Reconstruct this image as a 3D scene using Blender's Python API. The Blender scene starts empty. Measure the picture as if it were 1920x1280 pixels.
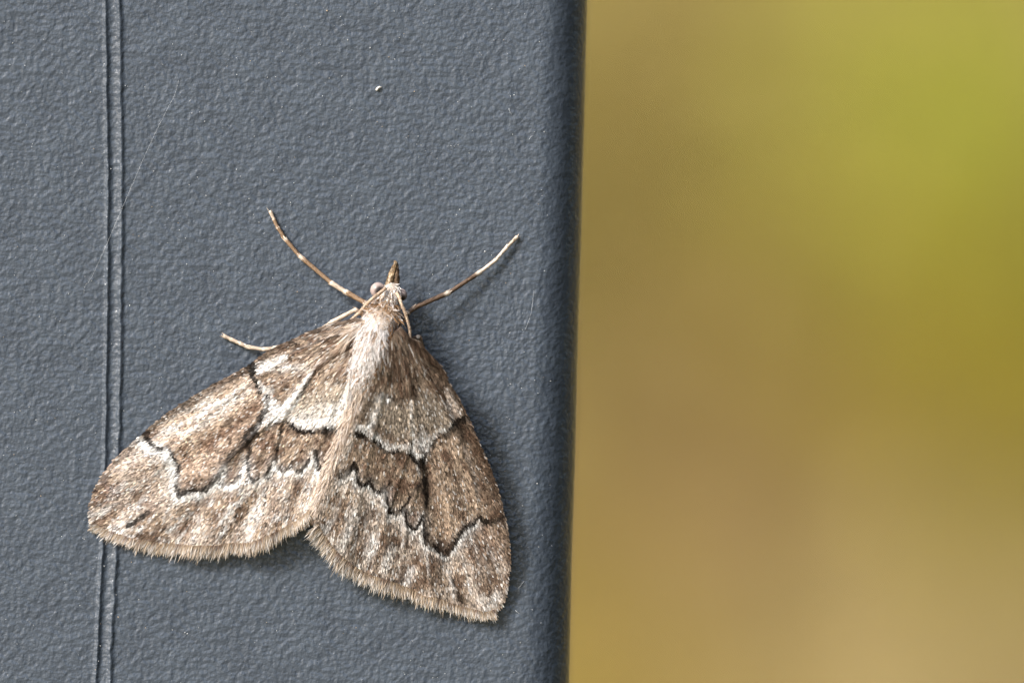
import bpy, math
import numpy as np

# ------------------------------------------------------------------ frame of reference
# The post's front face is the plane Y = 0, the camera looks along +Y, Z is up, metres.
# Flat measurements on the post are given in 1/50 mm steps ("u") from a corner point.
K = 2.03e-5                       # metres per u
Z0 = 1.20                         # height of the middle of the view above the ground
S = 0.40                          # camera distance
rng = np.random.default_rng(7)
sc = bpy.context.scene
col = sc.collection

# ------------------------------------------------------------------ camera
cam = bpy.data.cameras.new("camera")
cam.sensor_width = 36.0
cam.lens = 36.0 * S / (1920 * K)
cam.clip_start = 0.01
cam.clip_end = 2000.0
cam.dof.use_dof = True
cam.dof.focus_distance = S - 34 * K
cam.dof.aperture_fstop = (cam.lens / 1000.0) / 0.0135
camo = bpy.data.objects.new("camera", cam)
camo.location = (0, -S, Z0)
camo.rotation_euler = (math.radians(90), 0, 0)
col.objects.link(camo)
sc.camera = camo

# ------------------------------------------------------------------ sky, sun, exposure
SUN_EL = math.radians(36)
SUN_ROT = math.radians(229)
world = bpy.data.worlds.new("World")
sc.world = world
world.use_nodes = True
wn = world.node_tree
wn.nodes.clear()
sky = wn.nodes.new("ShaderNodeTexSky")
sky.sky_type = 'NISHITA'
sky.sun_disc = False
sky.sun_elevation = SUN_EL
sky.sun_rotation = SUN_ROT
sky.air_density = 1.0
sky.dust_density = 2.0
bg = wn.nodes.new("ShaderNodeBackground")
bg.inputs[1].default_value = 0.052
wo = wn.nodes.new("ShaderNodeOutputWorld")
wn.links.new(sky.outputs[0], bg.inputs[0])
wn.links.new(bg.outputs[0], wo.inputs[0])

sun = bpy.data.lights.new("sun", 'SUN')
sun.energy = 1.5
sun.angle = math.radians(15)
sun.color = (1.0, 0.965, 0.92)
suno = bpy.data.objects.new("sun", sun)
col.objects.link(suno)
ce = math.cos(SUN_EL)
to_sun = (math.sin(SUN_ROT) * ce, math.cos(SUN_ROT) * ce, math.sin(SUN_EL))
from mathutils import Vector
suno.rotation_euler = Vector(to_sun).to_track_quat('Z', 'Y').to_euler()
suno.location = (-2, -2, 4)

sc.view_settings.view_transform = 'Standard'
sc.view_settings.look = 'None'
sc.view_settings.exposure = 1.95
sc.view_settings.gamma = 1.0
sc.render.engine = 'CYCLES'
sc.cycles.use_denoising = True
sc.cycles.use_adaptive_sampling = False
sc.cycles.denoising_input_passes = 'RGB_ALBEDO_NORMAL'
sc.cycles.denoising_prefilter = 'ACCURATE'
sc.cycles.max_bounces = 6

# ------------------------------------------------------------------ helpers
def W(p, h=0.0):
    """flat position p (n,2) in u and height h above the face -> world (n,3)"""
    p = np.atleast_2d(np.asarray(p, float))
    h = np.broadcast_to(np.asarray(h, float), (len(p),))
    return np.column_stack([(p[:, 0] - 960) * K, -h * K, Z0 - (p[:, 1] - 640) * K])

def P3(a):
    """(n,3) of (x, y, h) in u -> world"""
    a = np.asarray(a, float)
    return W(a[:, :2], a[:, 2])

def mesh_obj(name, verts, faces, mat, parent=None, cols=None, smooth=True, origin=None):
    verts = np.asarray(verts, float)
    if origin is not None:
        verts = verts - np.asarray(origin, float)
    me = bpy.data.meshes.new(name)
    if isinstance(faces, np.ndarray):
        n, s = faces.shape
        me.vertices.add(len(verts))
        me.vertices.foreach_set("co", verts.astype(np.float32).ravel())
        me.loops.add(n * s)
        me.loops.foreach_set("vertex_index", faces.astype(np.int32).ravel())
        me.polygons.add(n)
        me.polygons.foreach_set("loop_start", np.arange(0, n * s, s, dtype=np.int32))
        me.update(calc_edges=True)
    else:
        me.from_pydata([tuple(v) for v in verts], [], faces)
    if smooth:
        me.polygons.foreach_set("use_smooth", np.ones(len(me.polygons), bool))
    if cols is not None:
        a = me.color_attributes.new("tint", 'FLOAT_COLOR', 'POINT')
        c = np.column_stack([np.clip(cols, 0.001, 0.95), np.ones(len(cols))]).astype(np.float32)
        a.data.foreach_set("color", c.ravel())
    me.materials.append(mat)
    o = bpy.data.objects.new(name, me)
    if parent is not None:
        o.parent = parent
    if origin is not None:
        o.location = tuple(origin)
    col.objects.link(o)
    return o

def empty(name, loc):
    o = bpy.data.objects.new(name, None)
    o.empty_display_size = 0.002
    o.location = loc
    col.objects.link(o)
    return o

def tag(o, label=None, cat=None, group=None, kind=None):
    if label: o["label"] = label
    if cat: o["category"] = cat
    if group: o["group"] = group
    if kind: o["kind"] = kind
    return o

def child_of(o, parent):
    """parent o (built in world coordinates) to an empty that only has a location"""
    o.parent = parent
    lx = parent.location
    p = parent.parent
    off = Vector(lx)
    while p is not None:
        off += Vector(p.location); p = p.parent
    o.location = -off
    return o

def smooth(a, b, x):
    t = np.clip((x - a) / (b - a), 0, 1)
    return t * t * (3 - 2 * t)

_tab = np.random.default_rng(3).random((256, 256))
def vnoise(x, y):
    x = np.asarray(x, float); y = np.asarray(y, float)
    xi = np.floor(x).astype(int); yi = np.floor(y).astype(int)
    fx = x - xi; fy = y - yi
    fx = fx * fx * (3 - 2 * fx); fy = fy * fy * (3 - 2 * fy)
    g = lambda i, j: _tab[i & 255, j & 255]
    a = g(xi, yi) * (1 - fx) + g(xi + 1, yi) * fx
    b = g(xi, yi + 1) * (1 - fx) + g(xi + 1, yi + 1) * fx
    return a * (1 - fy) + b * fy
def fbm(x, y, o=3):
    s = 0; a = 1; t = 0
    for i in range(o):
        s = s + a * vnoise(x * 2 ** i + 17 * i, y * 2 ** i + 31 * i); t += a; a *= 0.5
    return s / t

def dist_poly(p, line):
    """distance of points p to a polyline and parameter 0..1 along it"""
    line = np.asarray(line, float)
    best = np.full(len(p), 1e9); par = np.zeros(len(p))
    L = np.concatenate([[0], np.cumsum(np.hypot(*np.diff(line, axis=0).T))])
    for i in range(len(line) - 1):
        a, b = line[i], line[i + 1]
        d = b - a
        t = np.clip(((p - a) @ d) / max(d @ d, 1e-9), 0, 1)
        q = np.hypot(*(p - a - t[:, None] * d).T)
        m = q < best
        best[m] = q[m]
        par[m] = (L[i] + t[m] * (L[i + 1] - L[i])) / L[-1]
    return best, par

def inside(p, poly):
    poly = np.asarray(poly, float)
    x, y = p[:, 0], p[:, 1]
    r = np.zeros(len(p), bool)
    j = len(poly) - 1
    for i in range(len(poly)):
        xi, yi = poly[i]; xj, yj = poly[j]
        c = ((yi > y) != (yj > y)) & (x < (xj - xi) * (y - yi) / (yj - yi + 1e-12) + xi)
        r ^= c
        j = i
    return r

def resample(line, n):
    line = np.asarray(line, float)
    L = np.concatenate([[0], np.cumsum(np.sqrt((np.diff(line, axis=0) ** 2).sum(1)))])
    t = np.linspace(0, L[-1], n)
    return np.column_stack([np.interp(t, L, line[:, i]) for i in range(line.shape[1])])

def spline(line, n):
    """Catmull-Rom through the points, n samples"""
    P = np.asarray(line, float)
    P = np.vstack([2 * P[0] - P[1], P, 2 * P[-1] - P[-2]])
    out = []
    m = len(P) - 3
    for t in np.linspace(0, m - 1e-6, n):
        i = int(t); f = t - i
        a, b, c, d = P[i:i + 4]
        out.append(0.5 * (2 * b + (c - a) * f + (2 * a - 5 * b + 4 * c - d) * f * f + (3 * b - a - 3 * c + d) * f ** 3))
    return np.array(out)

# ------------------------------------------------------------------ materials
def new_mat(name):
    m = bpy.data.materials.new(name)
    m.use_nodes = True
    return m, m.node_tree.nodes, m.node_tree.links, m.node_tree.nodes["Principled BSDF"]

def tint_mat(name, rough=0.55, spec=0.4, trans=0.0, sheen=0.0):
    m, n, l, b = new_mat(name)
    a = n.new("ShaderNodeAttribute"); a.attribute_name = "tint"
    l.new(a.outputs["Color"], b.inputs["Base Color"])
    b.inputs["Roughness"].default_value = rough
    b.inputs["Specular IOR Level"].default_value = spec
    if sheen:
        b.inputs["Sheen Weight"].default_value = sheen
    if trans:
        tr = n.new("ShaderNodeBsdfTranslucent")
        mx = n.new("ShaderNodeMixShader"); mx.inputs[0].default_value = trans
        l.new(a.outputs["Color"], tr.inputs["Color"])
        l.new(b.outputs[0], mx.inputs[1]); l.new(tr.outputs[0], mx.inputs[2])
        l.new(mx.outputs[0], n["Material Output"].inputs["Surface"])
    return m

M_SCALE = tint_mat("wing_scale", 0.5, 0.16, 0.06)
M_HAIR = tint_mat("moth_hair", 0.5, 0.35, 0.2)
M_SKIN = tint_mat("moth_skin", 0.6, 0.3)
M_LEG = tint_mat("moth_leg", 0.45, 0.4)
M_LEAF = tint_mat("leaf", 0.55, 0.35, 0.3)
M_BARK = tint_mat("bark", 0.85, 0.2)
M_DUST = tint_mat("dust", 0.25, 0.8)

def paint_material():
    m, n, l, b = new_mat("powder_coat")
    tc = n.new("ShaderNodeTexCoord")
    mp = n.new("ShaderNodeMapping")
    l.new(tc.outputs["Object"], mp.inputs[0])
    def noise(period, detail, rough=0.5, dist=0.0):
        t = n.new("ShaderNodeTexNoise")
        t.inputs["Scale"].default_value = 1.0 / (period * K)
        t.inputs["Detail"].default_value = detail
        t.inputs["Roughness"].default_value = rough
        t.inputs["Distortion"].default_value = dist
        l.new(mp.outputs[0], t.inputs["Vector"])
        return t
    n1 = noise(12.5, 1.8, 0.5, 0.0)
    n2 = noise(60, 1.0)
    n3 = noise(6, 1.0)
    add = n.new("ShaderNodeMath"); add.operation = 'MULTIPLY_ADD'
    l.new(n3.outputs[0], add.inputs[0]); add.inputs[1].default_value = 0.10
    l.new(n1.outputs[0], add.inputs[2])
    add2 = n.new("ShaderNodeMath"); add2.operation = 'MULTIPLY_ADD'
    l.new(n2.outputs[0], add2.inputs[0]); add2.inputs[1].default_value = 0.5
    l.new(add.outputs[0], add2.inputs[2])
    bp = n.new("ShaderNodeBump")
    bp.inputs["Strength"].default_value = 1.0
    sx = n.new("ShaderNodeSeparateXYZ"); l.new(tc.outputs["Object"], sx.inputs[0])
    mr = n.new("ShaderNodeMapRange")          # the coat lies thinner and finer over the rounded edge
    mr.inputs["From Min"].default_value = 60 * K; mr.inputs["From Max"].default_value = 115 * K
    mr.inputs["To Min"].default_value = 3.6 * K; mr.inputs["To Max"].default_value = 1.9 * K
    l.new(sx.outputs["X"], mr.inputs["Value"]); l.new(mr.outputs[0], bp.inputs["Distance"])
    l.new(add2.outputs[0], bp.inputs["Height"])
    l.new(bp.outputs[0], b.inputs["Normal"])
    cr = n.new("ShaderNodeValToRGB")
    cr.color_ramp.elements[0].position = 0.3
    cr.color_ramp.elements[0].color = (0.050, 0.063, 0.084, 1)
    cr.color_ramp.elements[1].position = 0.7
    cr.color_ramp.elements[1].color = (0.063, 0.079, 0.103, 1)
    l.new(n2.outputs[0], cr.inputs[0])
    l.new(cr.outputs[0], b.inputs["Base Color"])
    b.inputs["Roughness"].default_value = 0.46
    b.inputs["Specular IOR Level"].default_value = 0.45
    b.inputs["Coat Weight"].default_value = 0.6
    b.inputs["Coat Roughness"].default_value = 0.14
    l.new(bp.outputs[0], b.inputs["Coat Normal"])
    return m
M_PAINT = paint_material()

def ground_material(name, c0, c1, c2, scale):
    m, n, l, b = new_mat(name)
    tc = n.new("ShaderNodeTexCoord")
    t = n.new("ShaderNodeTexNoise"); t.inputs["Scale"].default_value = scale; t.inputs["Detail"].default_value = 8
    l.new(tc.outputs["Object"], t.inputs["Vector"])
    cr = n.new("ShaderNodeValToRGB")
    cr.color_ramp.elements[0].position = 0.3; cr.color_ramp.elements[0].color = (*c0, 1)
    cr.color_ramp.elements[1].position = 0.7; cr.color_ramp.elements[1].color = (*c2, 1)
    e = cr.color_ramp.elements.new(0.5); e.color = (*c1, 1)
    l.new(t.outputs[0], cr.inputs[0]); l.new(cr.outputs[0], b.inputs["Base Color"])
    bp = n.new("ShaderNodeBump"); bp.inputs["Distance"].default_value = 0.03
    l.new(t.outputs[0], bp.inputs["Height"]); l.new(bp.outputs[0], b.inputs["Normal"])
    b.inputs["Roughness"].default_value = 0.95
    return m

# ------------------------------------------------------------------ ground and bank
gm = ground_material("dry_lawn", (0.06, 0.075, 0.02), (0.16, 0.13, 0.05), (0.26, 0.20, 0.09), 3.0)
g = mesh_obj("ground", [(-900, -900, 0), (900, -900, 0), (900, 900, 0), (-900, 900, 0)], [(0, 1, 2, 3)], gm, smooth=False)
tag(g, kind="structure")

bx = np.linspace(-16, 16, 90); by = np.linspace(9.5, 24, 50)
BX, BY = np.meshgrid(bx, by)
BZ = 4.2 * smooth(9.5, 17.5, BY) * smooth(16, 10, np.abs(BX)) * (1 - smooth(21, 24, BY) * 0.9) + 0.25 * (fbm(BX * 0.7, BY * 0.7) - 0.5) * smooth(9.5, 11, BY) - 0.02
nx, ny = len(bx), len(by)
ii = np.arange(nx * ny).reshape(ny, nx)
q = np.column_stack([ii[:-1, :-1].ravel(), ii[:-1, 1:].ravel(), ii[1:, 1:].ravel(), ii[1:, :-1].ravel()])
bank = mesh_obj("bank", np.column_stack([BX.ravel(), BY.ravel(), BZ.ravel()]), q,
                ground_material("dry_grass_bank", (0.30, 0.22, 0.07), (0.38, 0.28, 0.10), (0.46, 0.36, 0.15), 1.3))
tag(bank, kind="structure")

# ------------------------------------------------------------------ background shrubs
def leaf_mesh(centres, size, cols, up=0.3):
    n = len(centres)
    d = rng.normal(size=(n, 3)); d[:, 2] -= up; d /= np.linalg.norm(d, axis=1)[:, None]
    s = np.cross(d, rng.normal(size=(n, 3))); s /= np.linalg.norm(s, axis=1)[:, None]
    nn = np.cross(d, s)
    L = size * rng.uniform(0.6, 1.3, n)[:, None]
    base = centres
    tip = base + d * L
    mid = base + d * L * 0.45 - nn * L * 0.06
    l_ = base + d * L * 0.42 + s * L * 0.3 + nn * L * 0.05
    r_ = base + d * L * 0.42 - s * L * 0.3 + nn * L * 0.05
    V = np.stack([base, l_, tip, r_, mid], 1).reshape(-1, 3)
    o = np.arange(n)[:, None] * 5
    F = np.vstack([o + np.array([0, 1, 4]), o + np.array([1, 2, 4]), o + np.array([2, 3, 4]), o + np.array([3, 0, 4])])
    return V, F, np.repeat(cols, 5, axis=0)

def tube(pts, rad, seg=8, cap=True):
    """tapered tube through world points"""
    pts = np.asarray(pts, float); n = len(pts)
    rad = np.broadcast_to(np.asarray(rad, float), (n,))
    t = np.gradient(pts, axis=0); t /= np.linalg.norm(t, axis=1)[:, None] + 1e-20
    ref = np.array([0, -1.0, 0.15]); 
    if abs(t[n // 2] @ ref) > 0.9: ref = np.array([1.0, 0, 0.1])
    a = np.cross(t, ref); a /= np.linalg.norm(a, axis=1)[:, None]
    b = np.cross(a, t)
    th = np.linspace(0, 2 * np.pi, seg, endpoint=False)
    V = pts[:, None] + rad[:, None, None] * (np.cos(th)[None, :, None] * a[:, None] + np.sin(th)[None, :, None] * b[:, None])
    V = V.reshape(-1, 3)
    F = []
    for i in range(n - 1):
        for j in range(seg):
            k = (j + 1) % seg
            F.append((i * seg + j, i * seg + k, (i + 1) * seg + k, (i + 1) * seg + j))
    if cap:
        F.append(tuple(range(seg - 1, -1, -1)))
        F.append(tuple((n - 1) * seg + j for j in range(seg)))
    return V, F

def merge(parts):
    V = []; F = []; o = 0; C = []
    for p in parts:
        V.append(p[0]); F += [tuple(i + o for i in f) for f in p[1]]; o += len(p[0])
        if len(p) > 2: C.append(p[2])
    return np.vstack(V), F, (np.vstack(C) if C else None)

def shrub(name, label, base, crown_c, crown_r, nleaf, size, palette, cat="shrub", group=None, nbr=14):
    root = empty(name, base)
    tag(root, label, cat, group)
    crown_c = np.array(crown_c, float); crown_r = np.array(crown_r, float); base = np.array(base, float)
    parts = []; tips = []
    for i in range(nbr):
        v = rng.normal(size=3); v /= np.linalg.norm(v)
        tip = crown_c + v * crown_r * rng.uniform(0.45, 0.95)
        midp = base * 0.45 + crown_c * 0.55 + rng.normal(size=3) * crown_r * 0.15
        p = spline([base + np.append(rng.normal(size=2) * 0.03, -0.01), midp, tip], 8)
        V, F = tube(p, np.linspace(0.012, 0.003, 8), 5)
        parts.append((V, F, np.tile([0.10, 0.07, 0.045], (len(V), 1)) * rng.uniform(0.8, 1.2)))
        tips.append(p[4:])
    V, F, C = merge(parts)
    child_of(mesh_obj("stem", V, F, M_BARK, None, C), root)
    anchors = np.vstack(tips)
    k = nleaf // 3
    c1 = anchors[rng.integers(0, len(anchors), k)] + rng.normal(size=(k, 3)) * crown_r * 0.16
    v = rng.normal(size=(nleaf - k, 3)); v /= np.linalg.norm(v, axis=1)[:, None]
    c2 = crown_c + v * crown_r * (rng.random(nleaf - k)[:, None] ** 0.45)
    dens = fbm(c2[:, 0] * 9 / crown_r[0] * .3 + 7, c2[:, 2] * 9 / crown_r[2] * .3 + c2[:, 1] * 3)
    c2 = c2[dens > 0.38]
    c = np.vstack([c1, c2])
    c[:, 2] = np.maximum(c[:, 2], 0.05)
    pal = np.array(palette)
    cl = pal[rng.integers(0, len(pal), len(c))] * rng.uniform(0.75, 1.2, len(c))[:, None]
    V, F, C = leaf_mesh(c, size, cl)
    fo = child_of(mesh_obj("foliage", V, F, M_LEAF, None, C, smooth=False), root)
    fo["kind"] = "stuff"
    return root

TAN = [(0.41, 0.325, 0.09), (0.47, 0.375, 0.12), (0.36, 0.29, 0.07), (0.43, 0.35, 0.09), (0.38, 0.28, 0.09)]
GOLD = [(0.50, 0.36, 0.08), (0.44, 0.32, 0.07), (0.52, 0.40, 0.11)]
LIME = [(0.57, 0.58, 0.08), (0.52, 0.53, 0.08), (0.62, 0.60, 0.10)]
OLIVE = [(0.48, 0.385, 0.05), (0.43, 0.35, 0.05), (0.52, 0.405, 0.06)]
RUSSET = [(0.38, 0.24, 0.11), (0.44, 0.29, 0.15), (0.36, 0.24, 0.09)]
STRAW = [(0.62, 0.49, 0.23), (0.56, 0.44, 0.19), (0.66, 0.53, 0.27)]
DARKG = [(0.018, 0.03, 0.012), (0.025, 0.04, 0.015), (0.03, 0.035, 0.015)]
HG = "autumn shrubs across the lawn"
shrub("shrub", "tall tan-leaved shrub behind the yellow-green sapling", (0.25, 8.6, 0), (0.25, 8.6, 1.25), (0.75, 0.5, 0.95), 7000, 0.06, TAN, group=HG)
shrub("shrub", "tall golden shrub standing behind the grey post", (-1.1, 8.5, 0), (-1.1, 8.5, 1.2), (0.8, 0.5, 0.9), 3500, 0.07, GOLD, group=HG)
shrub("shrub", "olive-brown shrub at the outer end of the autumn border", (1.55, 8.5, 0), (1.55, 8.5, 1.2), (0.8, 0.5, 0.95), 3500, 0.07, OLIVE + RUSSET, group=HG)
shrub("sapling", "slender sapling with yellow-green leaves before the tan shrub", (0.42, 7.75, 0), (0.355, 7.75, 1.375), (0.13, 0.13, 0.15), 700, 0.05, LIME, "sapling", nbr=9)
shrub("shrub", "low olive-leaved shrub at the foot of the sapling", (0.45, 7.72, 0), (0.40, 7.72, 1.17), (0.19, 0.12, 0.17), 800, 0.05, OLIVE, group=HG, nbr=9)
shrub("shrub", "small russet-leaved shrub before the tan shrub", (0.15, 7.7, 0), (0.17, 7.7, 1.08), (0.13, 0.12, 0.10), 300, 0.05, RUSSET, group=HG, nbr=9)

for (x_, y_, lab_) in ((2.5, 1.0, "broad golden shrub added out of view for the edge reflection, next to the dark hedge"), (2.7, 2.6, "second golden shrub added out of view for the edge reflection"),
                      (2.7, 4.5, "third golden shrub added out of view for the edge reflection"), (2.8, 6.6, "golden shrub added for the edge reflection, beside the olive-brown border shrub")):
    shrub("shrub", lab_, (x_, y_, 0), (x_, y_, 1.65), (0.9, 0.9, 1.55), 4000, 0.09, GOLD + TAN, group=HG, nbr=10)  # unseen shrubs, added so the post's rounded edge reflects gold

def tussock(name, label, base, height, n, spread, palette):
    root = empty(name, base); tag(root, label, "grass")
    base = np.array(base, float); pal = np.array(palette)
    V = []; C = []
    t = np.array([0, 0.35, 0.7, 1.0])
    for i in range(n):
        a = rng.uniform(0, 2 * np.pi); s = spread * rng.random() ** 0.5; hh = height * rng.uniform(0.65, 1.05)
        d = np.array([math.cos(a), math.sin(a), 0])
        p = base + d * 0.05 * rng.random() + d[None] * (s * t[:, None] ** 2) + np.array([0, 0, 1])[None] * (hh * t[:, None])
        w = np.array([0.004, 0.005, 0.004, 0.001])[:, None] * 1.4
        sd = np.array([-d[1], d[0], 0])[None]
        V.append(np.stack([p - sd * w, p + sd * w], 1).reshape(-1, 3))
        C.append(np.tile(pal[rng.integers(len(pal))] * rng.uniform(0.8, 1.15), (8, 1)))
    o = np.arange(n)[:, None] * 8
    F = np.vstack([o + np.array([2 * k, 2 * k + 1, 2 * k + 3, 2 * k + 2]) for k in range(3)])
    b = child_of(mesh_obj("blades", np.vstack(V), F, M_LEAF, None, np.vstack(C)), root)
    b["kind"] = "stuff"
tussock("grass_tussock", "tall straw-coloured grass tussock before the shrubs", (0.33, 7.3, 0), 1.03, 600, 0.2, STRAW)
tussock("grass_tussock", "golden dry grass tussock beside the russet shrub", (0.05, 7.4, 0), 1.04, 260, 0.16, GOLD)

# unseen dark hedge, added to darken the edge's reflection and block side skylight
hroot = empty("added_dark_hedge", (1.5, -1.7, 0))
tag(hroot, "dark hedge added out of view to block light beside the grey post", "hedge")
n = 22000
hx = rng.uniform(-0.42, 0.42, n); hy = rng.uniform(-3.4, 0.05, n); hz = rng.uniform(0.03, 3.3, n)
shell = rng.random(n) < 0.75
hx[shell] = -0.42 + np.abs(rng.normal(size=shell.sum())) * 0.05
hc = np.column_stack([1.5 + hx + 0.08 * (fbm(hy * 3, hz * 3) - 0.5), hy, hz])
pal = np.array(DARKG)
V, F, C = leaf_mesh(hc, 0.09, pal[rng.integers(0, 3, n)] * rng.uniform(0.7, 1.3, n)[:, None])
hf = child_of(mesh_obj("foliage", V, F, M_LEAF, None, C, smooth=False), hroot); hf["kind"] = "stuff"
parts = []
for yy in np.arange(-3.2, 0.1, 0.5):
    V, F = tube(spline([(1.5, yy, -0.01), (1.52, yy + 0.05, 1.4), (1.48, yy - 0.04, 3.1)], 7), np.linspace(0.03, 0.01, 7), 6)
    tr = child_of(mesh_obj("trunk", V, F, M_BARK, None, np.tile([0.08, 0.06, 0.04], (len(V), 1))), hroot)

# ------------------------------------------------------------------ the post
LEAN = 34.0 / 1280.0
def seam_x(y):
    yy = np.array([-1e5, -200, 0, 320, 480, 640, 1000, 1280, 1500, 1e5])
    xx = np.array([200 + 1e5 * LEAN, 196, 197.5, 202, 201.5, 200.5, 193.5, 179, 172, 172 - (1e5 - 1500) * LEAN])
    k = np.interp(y, yy, xx)
    return k
def n1d(y, per, seed):
    return vnoise(y / per + seed * 13.7, np.full_like(y, seed * 7.3))
def seam_h(x, y):
    c = seam_x(y)
    xl = c + 2.2 * (n1d(y, 21, 1) - 0.5) + 0.8 * (n1d(y, 7, 2) - .5)
    xr = c + 25.5 + 3.4 * (n1d(y, 23, 3) - 0.5) + 1.2 * (n1d(y, 8, 4) - .5)
    al = 4.4 * (0.85 + 0.3 * n1d(y, 16, 5)); ar = 4.4 * (0.85 + 0.3 * n1d(y, 17, 6))
    hgt = al * np.exp(-((x - xl) / 3.8) ** 2) + ar * np.exp(-(np.abs(x - xr) / 4.8) ** 2.0)
    gv = c + 11.0
    hgt = hgt - 1.0 * np.exp(-((x - gv) / 4.6) ** 2)
    return hgt
# cross-section at y = 0, walked from the back around the front: (x, h)
RC = 86.0
xl0, xr0 = -125.0, 1102.0
DEPTH = 1150.0
sec = []
def arc(cx, ch, a0, a1, n, r=RC):
    return [(cx + r * math.cos(a), ch + r * math.sin(a)) for a in np.linspace(a0, a1, n)]
sec += arc(xl0 + RC, -DEPTH + RC, 1.5 * math.pi, math.pi, 8)
sec += arc(xl0 + RC, -RC, math.pi, 0.5 * math.pi, 26)
flat = list(np.arange(xl0 + RC + 8, 150, 14)) + list(np.arange(150, 262, 1.6)) + list(np.arange(270, xr0 - RC - 4, 14))
sec += [(x, 0.0) for x in flat]
sec += arc(xr0 - RC, -RC, 0.5 * math.pi, 0, 30)
sec += arc(xr0 - RC, -DEPTH + RC, 0, -0.5 * math.pi, 8)
sec = np.array(sec)
rows = np.concatenate([[640 - (1.75 - Z0) / K, -20000, -5000, -1200, -400], np.arange(-120, 1400, 3.2), [1700, 3000, 8000, 25000, 640 + Z0 / K + 200]])
Yg, Xg = np.meshgrid(rows, sec[:, 0], indexing='ij')
Hg = np.broadcast_to(sec[:, 1], Yg.shape).copy()
front = np.abs(Hg) < 0.01
Xs = Xg - LEAN * Yg
# slow waviness of the extrusion's edge
Xs = Xs + smooth(960, 1100, Xg) * 2.2 * (vnoise(Yg / 210.0, Yg * 0 + 3) - 0.5)
fh = seam_h(Xs, Yg)
Hg = np.where(front, fh, Hg)
nr, ncs = Yg.shape
ii = np.arange(nr * ncs).reshape(nr, ncs)
jj = np.roll(ii, -1, axis=1)
q = np.column_stack([ii[:-1].ravel(), ii[1:].ravel(), jj[1:].ravel(), jj[:-1].ravel()])
faces = [tuple(f) for f in q] + [tuple(ii[0]), tuple(ii[-1][::-1])]
pv = W(np.column_stack([Xs.ravel(), Yg.ravel()]), Hg.ravel())
post = mesh_obj("metal_post", pv, faces, M_PAINT, origin=(0, 0, Z0))
tag(post, "textured slate-grey metal post with a double-ridged seam and rounded edges", "post")

# ------------------------------------------------------------------ small things on the paint
def octa(c, r):
    d = rng.normal(size=(6, 3)) * 0.15
    e = np.array([(1, 0, 0), (-1, 0, 0), (0, 1, 0), (0, -1, 0), (0, 0, 1), (0, 0, -1)], float) + d
    return c + e * np.asarray(r), [(0, 2, 4), (2, 1, 4), (1, 3, 4), (3, 0, 4), (2, 0, 5), (1, 2, 5), (3, 1, 5), (0, 3, 5)]
nd = 650  # pale grains, partly standing in for the coat's glints
dp = np.column_stack([rng.uniform(-30, 1035, nd), rng.uniform(-30, 1310, nd)])
dp[:, 0] += rng.normal(size=nd) * 4
parts = []
for i in range(nd):
    r = rng.uniform(0.45, 0.95) * (1.5 if rng.random() < 0.06 else 1.0)
    hh = seam_h(dp[i:i + 1, 0], dp[i:i + 1, 1])[0] + 0.4
    V, F = octa(W(dp[i], hh)[0], r * K)
    c = np.array([0.85, 0.85, 0.84]) if rng.random() < 0.85 else np.array([0.75, 0.55, 0.35])
    parts.append((V, F, np.tile(c, (6, 1))))
V, F, C = merge(parts)
tag(mesh_obj("dust", V, F, M_DUST, None, C, smooth=False), "tiny pale grains, dust and painted glints, scattered over the grey paint", "dust", kind="stuff")

# pale flake stuck to the paint
fl = []
for i, (u, v) in enumerate([(-8, 4), (-5, -1), (0, -5), (5, -6), (9, -3.5), (5, 0), (1, 3.5), (-4, 6)]):
    fl.append((709.5 + u * 0.72, 166 + v * 0.72, 3.0 + 1.5 * math.sin(i)))
top = np.array(fl + [(709.5, 165.5, 7.5)]); bot = top.copy(); bot[:, 2] -= 2.0
bot[8, 2] = 0.5
V = np.vstack([P3(top), P3(bot)])
F = [(i, (i + 1) % 8, 8) for i in range(8)] + [(9 + (i + 1) % 8, 9 + i, 17) for i in range(8)] + [(i, 9 + i, 9 + (i + 1) % 8, (i + 1) % 8) for i in range(8)]
tag(mesh_obj("paint_flake", V, F, M_DUST, None, np.tile([0.85, 0.80, 0.72], (18, 1)), smooth=False), "tiny cream-white flake stuck to the grey paint above the moth", "flake")

def thread(name, pts, r, label, cat, group=None, c=(0.8, 0.82, 0.85)):
    p = P3(spline(np.array(pts, float), 40))
    V, F = tube(p, r * K, 6)
    return tag(mesh_obj(name, V, F, M_DUST, None, np.tile(c, (len(V), 1))), label, cat, group)
thread("silk_thread", [(335, 150, 2), (327, 180, 5), (310, 212, 6), (275, 285, 8), (236, 375, 10), (205, 447, 9), (172, 520, 6), (160, 535, 2), (157, 552, 1)],
       0.12, "hair-thin spider silk thread crossing the post's seam", "thread")
thread("silk_thread", [(1001, 545, 1), (996, 585, 3), (985, 618, 1)], 0.14, "short faint silk thread beside the post's rounded edge", "thread")
for pts, lab in (([(954, 203, 1), (956, 209, 3), (959, 215, 1)], "tiny pale fibre on the paint between the cream flake and the rounded edge"),
                 ([(983, 1088, 1), (977, 1096, 3), (971, 1103, 1)], "tiny straight pale fibre beside the tip of the moth's darker wing"),
                 ([(966, 1143, 1), (969, 1146, 3), (974, 1150, 1)], "tiny bent pale fibre below the straight one by the moth's darker wing"),
                 ([(992, 262, 1), (995, 257, 3), (998, 255, 1)], "tiny hooked pale fibre beside the start of the post's rounded edge")):
    thread("dust_fibre", pts, 0.24, lab, "fibre", "dust fibres on the paint")

# ------------------------------------------------------------------ the moth
ROOT_L = np.array([690.0, 612.0]); ROOT_R = np.array([742.0, 622.0])
SPINE = np.array([(738, 535), (727, 575), (714, 640), (694, 700), (670, 770), (645, 840), (615, 915), (583, 985)], float)

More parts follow.
